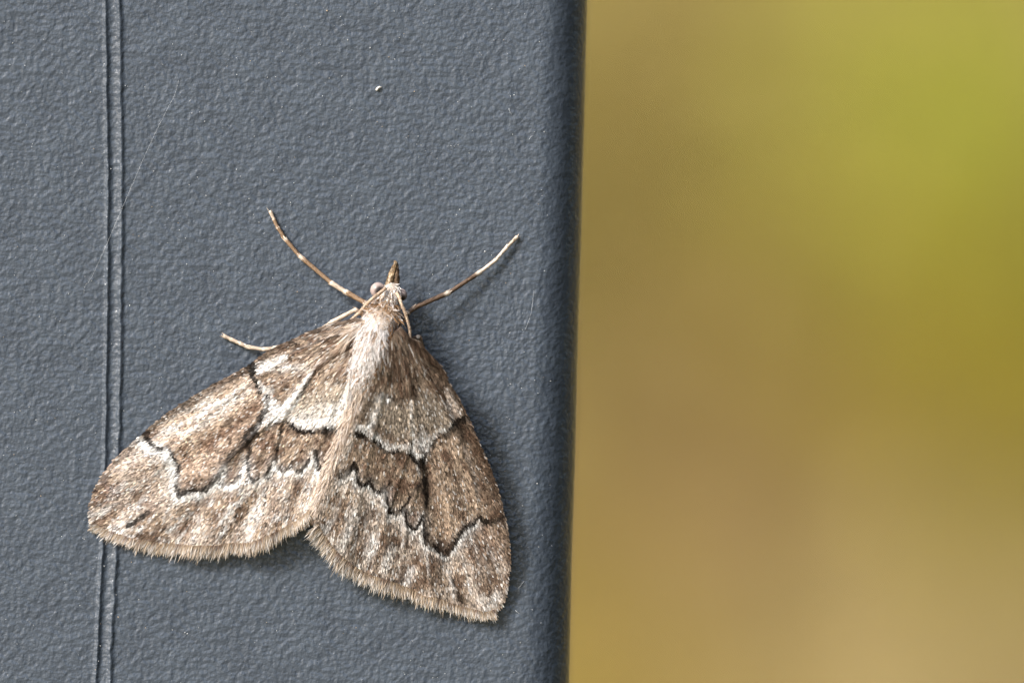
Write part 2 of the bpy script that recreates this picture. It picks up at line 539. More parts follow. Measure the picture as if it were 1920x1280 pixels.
VEINS_L = [[(680, 622), (597, 688), (545, 757), (465, 825), (380, 920), (330, 1010)], [(670, 612), (540, 670), (400, 765), (240, 940)],
           [(684, 640), (640, 730), (592, 850), (560, 960)], [(590, 695), (527, 792), (465, 880), (430, 1000)], [(540, 760), (500, 890), (490, 990)]]
VEINS_R = [[(748, 640), (775, 745), (790, 870), (799, 960), (810, 1130)], [(760, 645), (825, 740), (880, 880), (905, 1000), (915, 1130)],
           [(738, 660), (712, 760), (690, 860), (660, 1010)], [(775, 745), (765, 850), (725, 960), (700, 1070)], [(795, 830), (840, 940), (860, 1120)], [(788, 900), (765, 960), (750, 1090)]]
def wing_h(p, root, sgn):
    d, s = dist_poly(p, SPINE)
    r = np.hypot(*(p - root).T)
    th = np.arctan2(p[:, 1] - root[1], p[:, 0] - root[0])
    f = 1.0 - 0.52 * smooth(0.25, 1.0, s)
    h = 8 + (40 if sgn < 0 else 76) * np.clip(1 - r / 600, 0, 1) + (60 if sgn < 0 else 46) * f * np.exp(-(d / 150) ** 1.2)
    A = 2.6 * smooth(200, 450, r)
    h = h + A * np.cos(th * 34 + (0 if sgn < 0 else 1.3)) + 5 * (fbm(p[:, 0] / 90, p[:, 1] / 90) - 0.5)
    for v in (VEINS_L if sgn < 0 else VEINS_R):
        dv, tv = dist_poly(p, v)
        h = h + 2.0 * np.exp(-(dv / 5.0) ** 2) * smooth(0.0, 0.12, tv) * (1 - 0.6 * smooth(0.55, 0.9, tv))
    return np.maximum(h, 3)

L_COSTA = [(690, 604), (672, 596), (650, 601), (626, 605), (583, 621), (543, 639), (510, 654), (477, 678), (441, 700), (410, 715), (380, 733), (365, 742), (330, 764), (295, 790), (272, 810), (255, 825), (235, 842), (215, 862), (200, 882), (187, 902), (177, 925), (171, 947), (169, 966)]
L_OUT = [(168, 985), (182, 1002), (202, 1011), (222, 1023), (240, 1028), (262, 1035), (285, 1039), (310, 1040), (338, 1044), (375, 1045), (395, 1045), (415, 1041), (432, 1042), (463, 1040), (492, 1029), (512, 1020), (534, 1010), (557, 996), (576, 980)]
L_INNER = [(586, 960), (606, 915), (632, 850), (658, 780), (676, 725), (694, 670)]
R_COSTA = [(752, 612), (762, 622), (772, 634), (789, 640), (799, 655), (819, 675), (834, 696), (842, 716), (858, 740), (874, 772), (888, 803), (900, 831), (916, 869), (929, 902), (941, 948), (950, 985), (955, 1022), (956, 1060), (952, 1097), (943, 1130)]
R_OUT = [(931, 1153), (915, 1162), (888, 1161), (860, 1158), (822, 1147), (795, 1144), (775, 1132), (735, 1117), (690, 1104), (660, 1088), (635, 1070), (615, 1050), (605, 1035), (592, 1018), (585, 1005)]
R_INNER = [(586, 975), (606, 935), (632, 880), (660, 808), (684, 745), (708, 690)]

BLK = np.array([0.012, 0.008, 0.006]); DBR = np.array([0.050, 0.031, 0.020]); BRN = np.array([0.155, 0.096, 0.066])
TANC = np.array([0.405, 0.303, 0.222]); PALE = np.array([0.55, 0.455, 0.38]); WHT = np.array([0.90, 0.875, 0.845])
GRY = np.array([0.42, 0.36, 0.29])

def brush(p, line, w, soft, jit, par=False):
    d, t = dist_poly(p, line)
    w = np.interp(t, np.linspace(0, 1, len(w)), w) if np.ndim(w) else w
    w = w * 1.15 + 0.3
    return smooth(w + soft, w - soft, d + jit)

def mix(c, k, m):
    return c * (1 - m[:, None]) + np.asarray(k) * m[:, None]

L_AM = [(468, 676), (475, 690), (473, 706), (480, 719), (486, 737), (500, 743), (501, 760), (494, 776), (487, 786), (478, 803), (465, 820)]
L_AM2 = [(482, 816), (505, 802), (527, 790), (540, 793), (552, 801), (560, 808), (571, 811), (599, 809), (614, 805), (640, 808)]
L_BAND = [(487, 786), (482, 797), (465, 825), (447, 842), (430, 856), (420, 872), (402, 899), (384, 917)]
L_PM1 = [(384, 918), (368, 918), (350, 921), (337, 927), (331, 916), (333, 888), (335, 872), (327, 861), (320, 845), (310, 840), (300, 842), (286, 838), (277, 826), (274, 814)]
L_S4 = [(450, 893), (438, 904), (416, 910), (411, 899)]
L_S3 = [(508, 875), (499, 889), (485, 899), (475, 903), (466, 891), (463, 863), (468, 847), (464, 835)]
L_S2 = [(550, 866), (543, 876), (530, 884), (521, 876), (517, 863), (518, 847), (526, 819), (528, 796)]
L_S1 = [(580, 863), (573, 875), (564, 884), (553, 880), (550, 868)]
L_S0 = [(592, 845), (595, 865), (604, 893)]
L_WOUT = [(258, 826), (268, 836), (280, 846), (300, 848), (313, 855), (321, 870), (326, 890), (324, 915), (330, 936), (350, 929), (375, 930), (400, 913), (420, 878), (412, 912), (430, 916), (450, 904), (462, 866), (468, 900), (482, 909), (506, 890), (514, 870), (524, 890), (545, 886), (562, 892), (586, 868), (590, 856), (596, 880), (600, 905)]
L_CELL = [(470, 680), (475, 706), (488, 740), (498, 760), (487, 786), (465, 825), (425, 865), (384, 918), (337, 927), (334, 875), (320, 843), (282, 836), (270, 812), (330, 764), (410, 714)]
L_MED = [(482, 816), (527, 790), (560, 808), (645, 806), (600, 895), (580, 862), (550, 872), (530, 885), (515, 868), (498, 889), (475, 904), (463, 862), (440, 905), (412, 908), (420, 872), (465, 825)]
L_BASE = L_COSTA[:8] + [(477, 690), (475, 706), (487, 740), (500, 760), (489, 786), (502, 800), (527, 785), (560, 805), (640, 805), (694, 670)]

def pattern_left(p, jr):
    n = len(p)
    x, y = p.T
    r = np.hypot(*(p - ROOT_L).T); th = np.arctan2(y - ROOT_L[1], x - ROOT_L[0])
    streak = fbm(th * 34, r / 120.0); blot = fbm(x / 26, y / 26); fine = fbm(x / 9 + 50, y / 9)
    j = jr * 0.85 + 2.6 * (fbm(x / 7 + 3, y / 7) - 0.5)
    # outer field
    c = mix(np.tile(PALE, (n, 1)), TANC * 0.9, smooth(0.36, 0.66, 0.55 * streak + 0.45 * blot))
    c = mix(c, BRN * 1.0, 0.75 * smooth(0.48, 0.64, fine * .5 + blot * .5))
    c = mix(c, WHT * 0.95, 0.62 * smooth(0.53, 0.68, 0.6 * fbm(th * 60 + 9, r / 50.) + 0.4 * fine))
    apex = smooth(120, 20, np.hypot(x - 205, y - 900))
    c = mix(c, BRN * 1.15 + [0.02, 0.0, 0.01], 0.4 * apex * smooth(0.35, 0.6, fine))
    ap2 = brush(p, [(235, 880), (290, 900), (310, 930)], 24, 22, 0)
    c = mix(c, PALE * 1.05, 0.4 * ap2)
    # cell field
    m = inside(p + jr[:, None] * 1.2, L_CELL).astype(float)
    cc = mix(np.tile(TANC * [1.36, 1.36, 1.40], (n, 1)), BRN * 1.35, smooth(0.42, 0.72, 0.5 * fine + 0.5 * streak))
    hl = brush(p, [(455, 730), (390, 765), (330, 800), (300, 815)], [10, 22, 24, 10], 22, 0)
    cc = mix(cc, WHT * 0.95, 0.6 * hl * smooth(0.3, 0.62, fbm(th * 80, r / 30)))
    cc = mix(cc, BRN * 0.9, 0.45 * brush(p, [(470, 770), (440, 830), (395, 895), (345, 905)], 14, 18, 0))
    c = mix(c, cc, m)
    # median inner field
    m = inside(p + jr[:, None] * 1.2, L_MED).astype(float)
    cc = mix(np.tile(TANC * 0.92, (n, 1)), BRN, smooth(0.36, 0.66, 0.6 * fine + 0.4 * blot))
    c = mix(c, cc, m)
    # basal field
    m = inside(p, L_BASE).astype(float)
    cc = mix(np.tile(TANC * 0.86, (n, 1)), BRN, smooth(0.38, 0.62, 0.6 * fine + 0.4 * streak))
    cc = mix(cc, PALE, 0.5 * smooth(0.5, 0.7, fbm(th * 50, r / 40 + 5)))
    cc = mix(cc, GRY * 1.25, 0.6 * brush(p, [(560, 770), (600, 770), (640, 745)], 26, 16, 0))
    c = mix(c, cc, m)
    # white basal patches
    pep = smooth(0.30, 0.52, fine + 0.25 * jr)
    white = np.maximum.reduce([
        brush(p, [(481, 692), (500, 685), (535, 671)], [9, 8, 3], 5, j),
        brush(p, [(484, 718), (492, 732), (510, 735)], [5, 6, 3], 5, j),
        brush(p, [(587, 695), (570, 722), (545, 758), (520, 783), (500, 799)], [1.5, 3.5, 9, 9, 3], 4, j),
        brush(p, [(500, 748), (510, 765), (500, 785)], [8, 14, 11], 4, j),
        brush(p, [(495, 784), (482, 800), (470, 812)], [5, 3, 1.5], 2, j * .6),
        0.9 * brush(p, [(540, 778), (556, 792), (575, 797), (600, 792), (622, 794), (637, 788)], [4, 8, 10, 9, 11, 10], 6, j),
        0.85 * brush(p, [(640, 790), (646, 760), (655, 728)], [9, 10, 5], 6, j),
        0.6 * brush(p, [(560, 780), (600, 772), (630, 770)], [6, 10, 12], 12, j),
        0.55 * brush(p, [(505, 690), (540, 690), (575, 690)], 5, 9, j)])
    c = mix(c, WHT, white * (0.35 + 0.65 * pep))
    # white edge outside the scalloped line
    c = mix(c, WHT * 0.95, 0.35 * brush(p, L_WOUT, 9, 14, j))
    c = mix(c, WHT, (0.45 + 0.45 * pep) * brush(p, L_WOUT, [6, 6, 7, 6, 5, 4, 3.4, 3.4, 3.4, 3.4, 3.4], 3.4, j))
    c = mix(c, WHT, 0.75 * brush(p, [(262, 830), (292, 838), (314, 852), (324, 880)], [6, 9, 8, 4], 6, j))
    # dark marks
    def dk(line, w, s=1.0, soft=2.0, k=BLK, jj=1.0):
        nonlocal c
        c = mix(c, k, s * brush(p, line, w, soft + 0.6, j * jj) * (0.66 + 0.34 * smooth(0.32, 0.54, fbm(x / 12 + 20, y / 12))))
    dk([(660, 601), (610, 611), (560, 632), (510, 655), (450, 697), (380, 736), (310, 782), (262, 822), (215, 866), (180, 922)], [6, 7, 8, 8, 9, 8, 6, 5, 5, 4], 0.72, 5, DBR)
    dk([(548, 640), (556, 650)], 5, 0.7, 4, DBR)
    dk([(540, 665), (560, 656), (585, 645)], 3, 0.65, 3, DBR)
    dk([(470, 676), (474, 700)], [7, 6], 0.95, 5)
    dk([(460, 700), (440, 712)], 6, 0.5, 8, DBR)
    dk(L_AM, [6, 5, 4, 3.4, 3.2, 3, 4, 5, 6, 7, 8], 0.95)
    dk(L_AM2, [1.6, 1.8, 2.4, 2.2, 2.6, 3.5, 3.5, 5, 5, 4], 1.0, 1.6)
    dk([(600, 812), (622, 814), (638, 806)], [3, 7, 5], 0.8, 5)
    dk([(610, 822), (600, 840), (592, 856)], [5, 2, 3], 0.6, 5, DBR)
    dk(L_BAND, [6, 7, 8, 6, 4.5, 4, 5, 5], 0.85, 4)
    dk(L_PM1, [5, 4, 5, 5, 4, 3, 3, 2.5, 2.5, 3, 3, 3.5, 4.5, 6], 0.96)
    dk([(312, 838), (326, 829)], 2.2, 0.8)
    dk([(383, 905), (365, 908), (348, 905)], 6, 0.55, 8, DBR)
    for s_, w_ in ((L_S4, 2.6), (L_S3, 2.6), (L_S2, 2.8), (L_S1, 2.8), (L_S0, 3.8)):
        dk(s_, w_, 0.9, 1.8)
    dk([(600, 880), (606, 860), (614, 840)], 3, 0.5, 4, DBR)
    dk([(597, 688), (578, 716), (557, 747)], [4, 2.5, 1.2], 0.8, 2, DBR)
    dk([(649, 712), (640, 722)], 4, 0.8, 3, DBR)
    dk([(634, 735), (628, 760)], 1.4, 0.6, 2, DBR)
    dk([(668, 640), (635, 665), (600, 688)], [2, 2, 3], 0.6, 2.5, DBR)
    dk([(664, 660), (655, 690), (646, 715)], [2, 2, 3], 0.6, 3, DBR)
    dk([(655, 620), (615, 636), (585, 645)], [2, 2.4, 2], 0.55, 3, DBR)
    dk([(645, 690), (622, 725), (604, 765)], 1.3, 0.45, 2, DBR)
    for v_ in ([(527, 792), (505, 812), (490, 840), (480, 880)], [(575, 812), (566, 840), (562, 880)], [(440, 760), (390, 800), (340, 860)], [(460, 740), (400, 770), (320, 825)]):
        dk(v_, 1.0, 0.38, 1.6, DBR)
    dk([(436, 780), (428, 792)], [2, 5], 0.8, 3, DBR)
    dk([(278, 960), (258, 974), (240, 986)], [4, 5, 5.5], 0.95, 3)
    dk([(320, 945), (308, 965)], [7, 3], 0.45, 6, DBR)
    for q_ in ((210, 990), (260, 1004), (314, 1011), (362, 1014), (415, 1006), (477, 992), (498, 984), (534, 968)):
        dk([q_, (q_[0] + 4, q_[1] + 2)], 3.4, 0.85, 3.5, DBR * 0.8)
    for x_, y0_, y1_ in ((285, 985, 1015), (338, 965, 1018), (388, 960, 1018), (440, 950, 1012), (505, 920, 975), (545, 905, 950)):
        dk([(x_ + 14, y0_), (x_ + 3, y1_ - 4)], 6, 0.62, 8, BRN * 0.7)
        c = mix(c, WHT, 0.36 * brush(p, [(x_ + 36, y0_ + 6), (x_ + 26, y1_ - 4)], 5, 8, j) * pep)
    return c

R_AM = [(670, 813), (687, 820), (708, 831), (726, 849), (745, 848), (767, 851), (781, 866)]
R_AMB = [(790, 871), (808, 840), (820, 821), (841, 816), (851, 803), (858, 793), (874, 785)]
R_DK = [(790, 870), (795, 884), (797, 905), (799, 935), (796, 962), (797, 1000), (800, 1019)]
R_TOOTH = [(798, 1002), (801, 1020), (817, 1024), (830, 1037), (838, 1037), (848, 1025), (860, 1007), (870, 991), (890, 979), (900, 970), (914, 979), (928, 980), (943, 970)]
R_LA = [(664, 868), (670, 878), (671, 899), (678, 911), (690, 907), (696, 900)]
R_LB = [(697, 908), (703, 920), (713, 923), (722, 914)]
R_LC = [(731, 906), (725, 918), (728, 942), (731, 961), (741, 963), (753, 957), (761, 947)]
R_LC2 = [(788, 907), (775, 925), (765, 942)]
R_LD = [(763, 956), (761, 975), (766, 984), (776, 993), (783, 990), (788, 978), (796, 966)]
R_WOUT = [(640, 905), (655, 890), (664, 886), (668, 905), (678, 917), (694, 908), (700, 926), (717, 928), (722, 922), (724, 944), (731, 968), (750, 970), (760, 958), (758, 982), (775, 999), (787, 986), (793, 970), (793, 1005), (798, 1027), (816, 1030), (833, 1046), (849, 1034), (861, 1015), (876, 996), (893, 984)]
R_WAM = [(671, 802), (688, 809), (706, 822), (727, 840), (746, 838), (767, 840), (782, 856), (790, 864), (802, 844), (810, 826), (821, 811), (840, 806), (852, 796)]
R_CELL = [(792, 872), (808, 840), (822, 820), (842, 815), (853, 800), (872, 786), (900, 831), (930, 902), (945, 968), (914, 979), (900, 970), (870, 991), (838, 1037), (800, 1020), (797, 960), (799, 920)]
R_MED = [(672, 815), (708, 832), (727, 850), (767, 851), (790, 872), (799, 920), (796, 966), (776, 993), (761, 970), (741, 963), (728, 945), (713, 923), (690, 908), (671, 900), (640, 885)]
R_BASE = [(742, 615)] + R_COSTA[:10] + [(872, 786), (853, 797), (840, 810), (820, 815), (790, 868), (767, 848), (727, 847), (705, 826), (670, 805), (708, 690)]

def pattern_right(p, jr):
    n = len(p)
    x, y = p.T
    r = np.hypot(*(p - ROOT_R).T); th = np.arctan2(y - ROOT_R[1], x - ROOT_R[0])
    streak = fbm(th * 34 + 40, r / 120.0); blot = fbm(x / 26 + 90, y / 26); fine = fbm(x / 9 + 150, y / 9)
    j = jr * 0.85 + 2.6 * (fbm(x / 7 + 3, y / 7) - 0.5)
    c = mix(np.tile(PALE * 0.88, (n, 1)), TANC * 0.8, smooth(0.36, 0.62, 0.6 * streak + 0.4 * blot))  # tones lowered, painting in the right wing's turn from the sun
    c = mix(c, BRN * 0.9, 0.75 * smooth(0.46, 0.62, fine * .5 + blot * .5))
    c = mix(c, WHT * 0.9, 0.55 * smooth(0.55, 0.70, 0.6 * fbm(th * 60 + 9, r / 50.) + 0.4 * fine))
    apex = smooth(70, 15, np.hypot(x - 915, y - 1030))
    c = mix(c, BRN * 1.05, 0.6 * apex)
    m = inside(p + jr[:, None] * 1.2, R_CELL).astype(float)
    cc = mix(np.tile(TANC * 0.95, (n, 1)), BRN * 1.0, smooth(0.40, 0.68, 0.5 * fine + 0.5 * streak))
    cc = mix(cc, DBR * 1.6, 0.62 * smooth(52, 12, dist_poly(p, R_COSTA[8:16])[0] + 20 * (fine - .5)))
    cc = mix(cc, TANC * 1.05, 0.6 * brush(p, [(825, 900), (835, 960), (835, 990)], 14, 14, 0))
    cc = mix(cc, PALE * 0.9, 0.5 * brush(p, [(872, 840), (890, 890), (898, 935)], 2.5, 3.5, j))
    c = mix(c, cc, m)
    m = inside(p + jr[:, None] * 1.2, R_MED).astype(float)
    cc = mix(np.tile(TANC * 0.82, (n, 1)), BRN * 0.95, smooth(0.34, 0.66, 0.6 * fine + 0.4 * blot))
    c = mix(c, cc, m)
    m = inside(p, R_BASE).astype(float)
    cc = mix(np.tile(TANC * 0.62, (n, 1)), BRN * 0.8, smooth(0.36, 0.62, 0.55 * fine + 0.45 * streak))
    cc = mix(cc, GRY * 0.88, 0.55 * brush(p, [(795, 765), (825, 785)], 22, 16, 0))
    cc = mix(cc, GRY * 1.15, 0.5 * brush(p, [(715, 770), (745, 790), (765, 800)], 26, 20, 0))
    cc = mix(cc, DBR * 1.2, 0.6 * smooth(34, 8, dist_poly(p, R_COSTA[3:9])[0] + 14 * (fine - .5)))
    cc = mix(cc, PALE, 0.75 * brush(p, [(841, 732), (850, 755), (862, 776)], [5, 8, 5], 5, j))
    c = mix(c, cc, m)
    pep = smooth(0.30, 0.52, fine + 0.25 * jr)
    white = np.maximum.reduce([
        0.8 * brush(p, R_WAM, [6, 6, 7, 7, 6, 5, 8, 8, 6, 4, 3, 3, 3], 4, j),
        0.8 * brush(p, [(708, 752), (718, 745), (727, 750)], 6, 6, j),
        0.7 * brush(p, [(705, 770), (700, 790), (690, 803)], 6, 7, j),
        0.95 * brush(p, [(771, 749), (774, 791), (776, 824), (781, 862), (787, 892)], [1, 2, 2.6, 2.2, 1.5], 1.6, j * .5),
        0.7 * brush(p, [(795, 825), (790, 850)], [12, 7], 8, j),
        0.5 * brush(p, [(851, 790), (846, 770), (835, 755)], 3, 4, j),
        0.5 * brush(p, [(681, 825), (676, 845)], 2, 2, j)])
    c = mix(c, WHT * 0.92, white * (0.3 + 0.7 * pep))
    c = mix(c, WHT * 0.9, 0.30 * brush(p, R_WOUT, 9, 14, j))
    c = mix(c, WHT * 0.85, (0.35 + 0.4 * pep) * brush(p, R_WOUT, [5, 5, 4, 4, 4, 4, 4, 4, 5, 4], 3.0, j))
    for a_ in ([(668, 955), (650, 1005), (640, 1030)], [(735, 1030), (720, 1067)], [(775, 1070), (757, 1098)], [(700, 1010), (690, 1045)], [(905, 1125), (920, 1135), (935, 1115)]):
        c = mix(c, WHT * 0.95, 0.6 * brush(p, a_, 7, 8, j) * (0.4 + 0.6 * pep))
    def dk(line, w, s=1.0, soft=2.0, k=BLK, jj=1.0):
        nonlocal c
        c = mix(c, k, s * brush(p, line, w, soft + 0.6, j * jj) * (0.66 + 0.34 * smooth(0.32, 0.54, fbm(x / 12 + 20, y / 12))))
    dk([(772, 636), (800, 660), (834, 700), (858, 742), (888, 805), (916, 870), (941, 950), (954, 1030), (953, 1090)], [6, 7, 7, 3, 5, 5, 4, 4, 2], 0.7, 5, DBR)
    dk([(705, 735), (722, 742), (741, 749), (760, 747), (774, 742)], [3, 2.4, 2.6, 2.4, 5], 0.75, 3, DBR)
    dk([(700, 742), (693, 765), (684, 785)], [4, 6, 5], 0.55, 6, DBR)
    dk([(778, 690), (775, 740)], 2, 0.6, 2, DBR)
    dk([(825, 735), (840, 765), (850, 785)], 5, 0.6, 5, DBR)
    dk(R_AM, [5, 4, 2.6, 2.4, 2, 2.4, 4], 1.0, 1.8)
    dk([(672, 812), (684, 822)], 6, 0.8, 4)
    dk([(770, 850), (778, 862)], 4, 0.7, 4)
    dk(R_AMB, [6, 4, 3, 3.2, 5, 6, 6], 0.95, 2)
    dk([(858, 796), (868, 812), (872, 832)], [9, 7, 4], 0.75, 6)
    dk(R_DK, [6, 7.5, 7, 6, 3.4, 3.6, 4], 0.97, 2.4)
    dk(R_TOOTH, [4, 4, 4, 5, 6, 5, 4, 4, 4, 4, 6, 6, 4], 0.97, 2.2)
    dk([(824, 1028), (824, 1002)], [8, 2], 0.7, 4)
    dk([(838, 1030), (850, 1008)], [10, 4], 0.6, 6, DBR)
    dk([(808, 1020), (806, 1000)], [6, 2], 0.6, 4, DBR)
    for s_ in (R_LA, R_LB, R_LC, R_LC2, R_LD):
        dk(s_, 3.0, 1.0, 1.8, jj=0.6)
    dk([(640, 892), (652, 886), (664, 872)], [6, 5, 3], 0.95, 3)
    dk([(671, 868), (684, 842), (690, 828)], 2, 0.6, 3, DBR)
    dk([(745, 895), (755, 875), (762, 858)], 1.4, 0.6, 2, DBR)
    for v_ in ([(750, 660), (735, 700), (715, 745)], [(765, 660), (778, 700), (776, 740)], [(790, 670), (825, 735)], [(712, 835), (706, 880), (700, 905)], [(805, 850), (825, 920), (830, 1000)], [(825, 825), (858, 900), (872, 985)], [(850, 810), (890, 900), (905, 965)]):
        dk(v_, 1.2, 0.42, 1.8, DBR)
    dk([(830, 886), (842, 889), (850, 884)], [2, 3.4, 2], 0.85, 2.4, DBR)
    dk([(849, 1085), (856, 1108), (864, 1124), (874, 1134)], [2, 3.5, 5, 3], 0.9, 3.5)
    dk([(832, 1052), (826, 1075)], [6, 4], 0.75, 5, DBR)
    for q_ in ((657, 1020), (696, 1060), (739, 1090), (777, 1106), (825, 1122), (812, 1090)):
        dk([q_, (q_[0] - 3, q_[1] + 4)], 3.2, 0.85, 3.5, DBR * 0.8)
    for a_ in ([(790, 1035), (748, 1085)], [(745, 1000), (705, 1050)], [(815, 1050), (788, 1100)], [(690, 960), (668, 1010)], [(645, 950), (622, 1000)]):
        dk(a_, 5, 0.68, 8, BRN * 0.65)
    return c

def strips(base, dirv, length, width, cols_b, cols_t, nrm, seg=3, bend=None, wprof=None):
    """flat tapering blades: base/dirv/nrm world (n,3); length,width metres"""
    n = len(base)
    side = np.cross(dirv, nrm); side /= np.linalg.norm(side, axis=1)[:, None] + 1e-20
    t = np.linspace(0, 1, seg + 1)
    if wprof is None: wprof = np.array([0.7, 1.0, 0.8, 0.15]) if seg == 3 else np.linspace(1, 0.15, seg + 1)
    P = base[:, None] + dirv[:, None] * (length[:, None] * t)[:, :, None]
    if bend is not None:
        P = P + bend[:, None] * (t ** 2)[None, :, None]
    wv = side[:, None] * (0.5 * width[:, None] * wprof)[:, :, None]
    V = np.stack([P - wv, P + wv], 2).reshape(-1, 3)
    per = 2 * (seg + 1)
    o = np.arange(n)[:, None] * per
    F = np.vstack([o + np.array([2 * k, 2 * k + 1, 2 * k + 3, 2 * k + 2]) for k in range(seg)])
    C = cols_b[:, None] * (1 - t)[None, :, None] + cols_t[:, None] * t[None, :, None]
    C = np.repeat(C, 2, axis=1).reshape(-1, 3)
    return V, F, C

def surf_normal(p, hf):
    e = 2.0
    hx_ = (hf(p + [e, 0]) - hf(p - [e, 0])) / (2 * e)
    hy_ = (hf(p + [0, e]) - hf(p - [0, e])) / (2 * e)
    # tangents in world: dx -> (1, -hx, 0), dy(down) -> (0, -hy, -1)
    t1 = np.column_stack([np.ones(len(p)), -hx_, np.zeros(len(p))])
    t2 = np.column_stack([np.zeros(len(p)), -hy_, -np.ones(len(p))])
    nrm = np.cross(t1, t2)
    nrm /= np.linalg.norm(nrm, axis=1)[:, None]
    nrm[nrm[:, 1] > 0] *= -1
    return nrm, t1, t2

moth = empty("moth", tuple(W((700, 700), 0)[0]))
tag(moth, "brown and white patterned moth resting with spread wings on the grey post", "moth")

def make_wing(side):
    L = side < 0
    root = ROOT_L if L else ROOT_R
    costa, outm, inner = (L_COSTA, L_OUT, L_INNER) if L else (R_COSTA, R_OUT, R_INNER)
    pat = pattern_left if L else pattern_right
    hf = lambda p: wing_h(p, root, side)
    out_tip = resample(outm, 60)
    dv = root - out_tip; dv /= np.hypot(*dv.T)[:, None]
    out_base = out_tip + dv * np.interp(np.linspace(0, 1, 60), [0, 0.12, 0.25], [7, 17, 23])[:, None]
    margin = np.vstack([resample(spline(costa, 120), 90), out_base, resample(inner, 40)])
    poly = np.vstack([margin, root])
    # membrane, a thin solid sheet
    nt = 26
    t = np.linspace(0.0, 1, nt)
    G = root + (margin[:, None] - root) * t[None, :, None]
    gp = G.reshape(-1, 2)
    hh = hf(gp)
    nm = len(margin)
    ii = np.arange(nm * nt).reshape(nm, nt)
    q = np.column_stack([ii[:-1, :-1].ravel(), ii[:-1, 1:].ravel(), ii[1:, 1:].ravel(), ii[1:, :-1].ravel()])
    cols = pat(gp, np.zeros(len(gp)))
    edge = np.concatenate([ii[:, -1], ii[-1, ::-1][1:], ii[0, 1:-1]])
    V = np.vstack([W(gp, hh), W(gp, hh - 1.8)])
    o = len(gp)
    e2 = np.roll(edge, -1)
    F = np.vstack([q, q[:, ::-1] + o, np.column_stack([edge, edge + o, e2 + o, e2])])
    wing = child_of(mesh_obj("forewing", V, F, M_SKIN, None, np.vstack([cols, cols]) * 0.8), moth)
    # scales
    lo = poly.min(0) - 5; hi = poly.max(0) + 5
    gx, gy = np.meshgrid(np.arange(lo[0], hi[0], 2.2), np.arange(lo[1], hi[1], 2.6))
    p = np.column_stack([gx.ravel(), gy.ravel()]) + rng.uniform(-1.6, 1.6, (gx.size, 2))
    p = p[inside(p, poly)]
    n = len(p)
    r = np.hypot(*(p - root).T)
    # scales follow the veins, which fan from a point behind the wing root
    origin = root + (np.array([60, -50]) if L else np.array([-20, -90]))
    d2 = p - origin; d2 /= np.hypot(*d2.T)[:, None]
    ang = rng.normal(0, 0.13, n) + 0.25 * (fbm(p[:, 0] / 60, p[:, 1] / 60) - 0.5)
    ca, sa = np.cos(ang), np.sin(ang)
    d2 = np.column_stack([d2[:, 0] * ca - d2[:, 1] * sa, d2[:, 0] * sa + d2[:, 1] * ca])
    near = smooth(150, 40, r)
    length = rng.uniform(5, 8.5, n) * (1 + 1.4 * near)
    width = rng.uniform(2.0, 3.1, n) * (1 - 0.35 * near)
    jr = rng.normal(0, 1, n)
    c = pat(p + d2 * (length * 0.7)[:, None], jr) * (1.1 if L else 1.0)  # left wing tint raised, painting in its sunlit side
    lum = np.exp(rng.normal(0, 0.34, n))
    c = c * lum[:, None]
    hit = rng.random(n)
    lm = c.mean(1)
    k1 = (hit < 0.075) & (lm > 0.12)
    c[k1] = c[k1] * 0.45 + WHT * 0.5
    k2 = (hit > 0.10) & (hit < 0.30)
    c[k2] = c[k2] * 0.45
    nrm, t1, t2 = surf_normal(p, hf)
    dirv = t1 * d2[:, :1] + t2 * d2[:, 1:2]
    dirv /= np.linalg.norm(dirv, axis=1)[:, None]
    lift = np.abs(rng.normal(0.07, 0.05, n))
    dirv = dirv + nrm * lift[:, None]; dirv /= np.linalg.norm(dirv, axis=1)[:, None]
    roll = rng.normal(0, 0.17, n)
    sd = np.cross(dirv, nrm)
    nr_ = nrm * np.cos(roll)[:, None] + sd * np.sin(roll)[:, None]
    base = W(p, hf(p)) + nrm * (rng.uniform(0.3, 1.2, n) * K)[:, None]
    V, F, C = strips(base, dirv, length * K, width * K, c * 0.92, c * 1.04, nr_, 3, bend=-nrm * (length * K * 0.06)[:, None], wprof=np.array([0.55, 1.0, 0.95, 0.45]))
    o_ = child_of(mesh_obj("wing_scales", V, F, M_SCALE, None, C, smooth=False), wing)
    o_.location = (0, 0, 0); o_["kind"] = "stuff"
    # fringe along the outer margin
    nf = 2700
    u = np.sort(rng.random(nf)) * (len(out_base) - 1)
    i0 = np.minimum(u.astype(int), len(out_base) - 2); f = (u - i0)[:, None]
    b = out_base[i0] * (1 - f) + out_base[i0 + 1] * f
    tp = out_tip[i0] * (1 - f) + out_tip[i0 + 1] * f
    tg = out_tip[i0 + 1] - out_tip[i0]; tg /= np.hypot(*tg.T)[:, None]
    nv = np.column_stack([tg[:, 1], -tg[:, 0]])
    sgn = np.sign(((tp - b) * nv).sum(1))[:, None]
    nv = nv * sgn
    d = (tp - b); d /= np.hypot(*d.T)[:, None]
    d = 0.5 * d + 0.5 * nv + rng.normal(0, 0.13, (nf, 2))
    d /= np.hypot(*d.T)[:, None]
    b = b - d * rng.uniform(0, 6, nf)[:, None]
    frac = u / (len(out_base) - 1)
    length = 19.5 * rng.uniform(0.65, 1.2, nf) * (0.62 + 0.7 * fbm(frac * 110, frac * 0))
    length *= np.where(rng.random(nf) < 0.12, 1.38, 1.0)
    if L:
        length *= np.interp(frac, [0, 0.1, 0.3, 0.8, 1], [0.65, 0.85, 1.0, 1.0, 0.7])
    else:
        length *= np.interp(frac, [0, 0.15, 0.5, 0.8, 1], [0.7, 0.8, 0.95, 1.2, 1.15])
    width = rng.uniform(1.0, 1.9, nf)
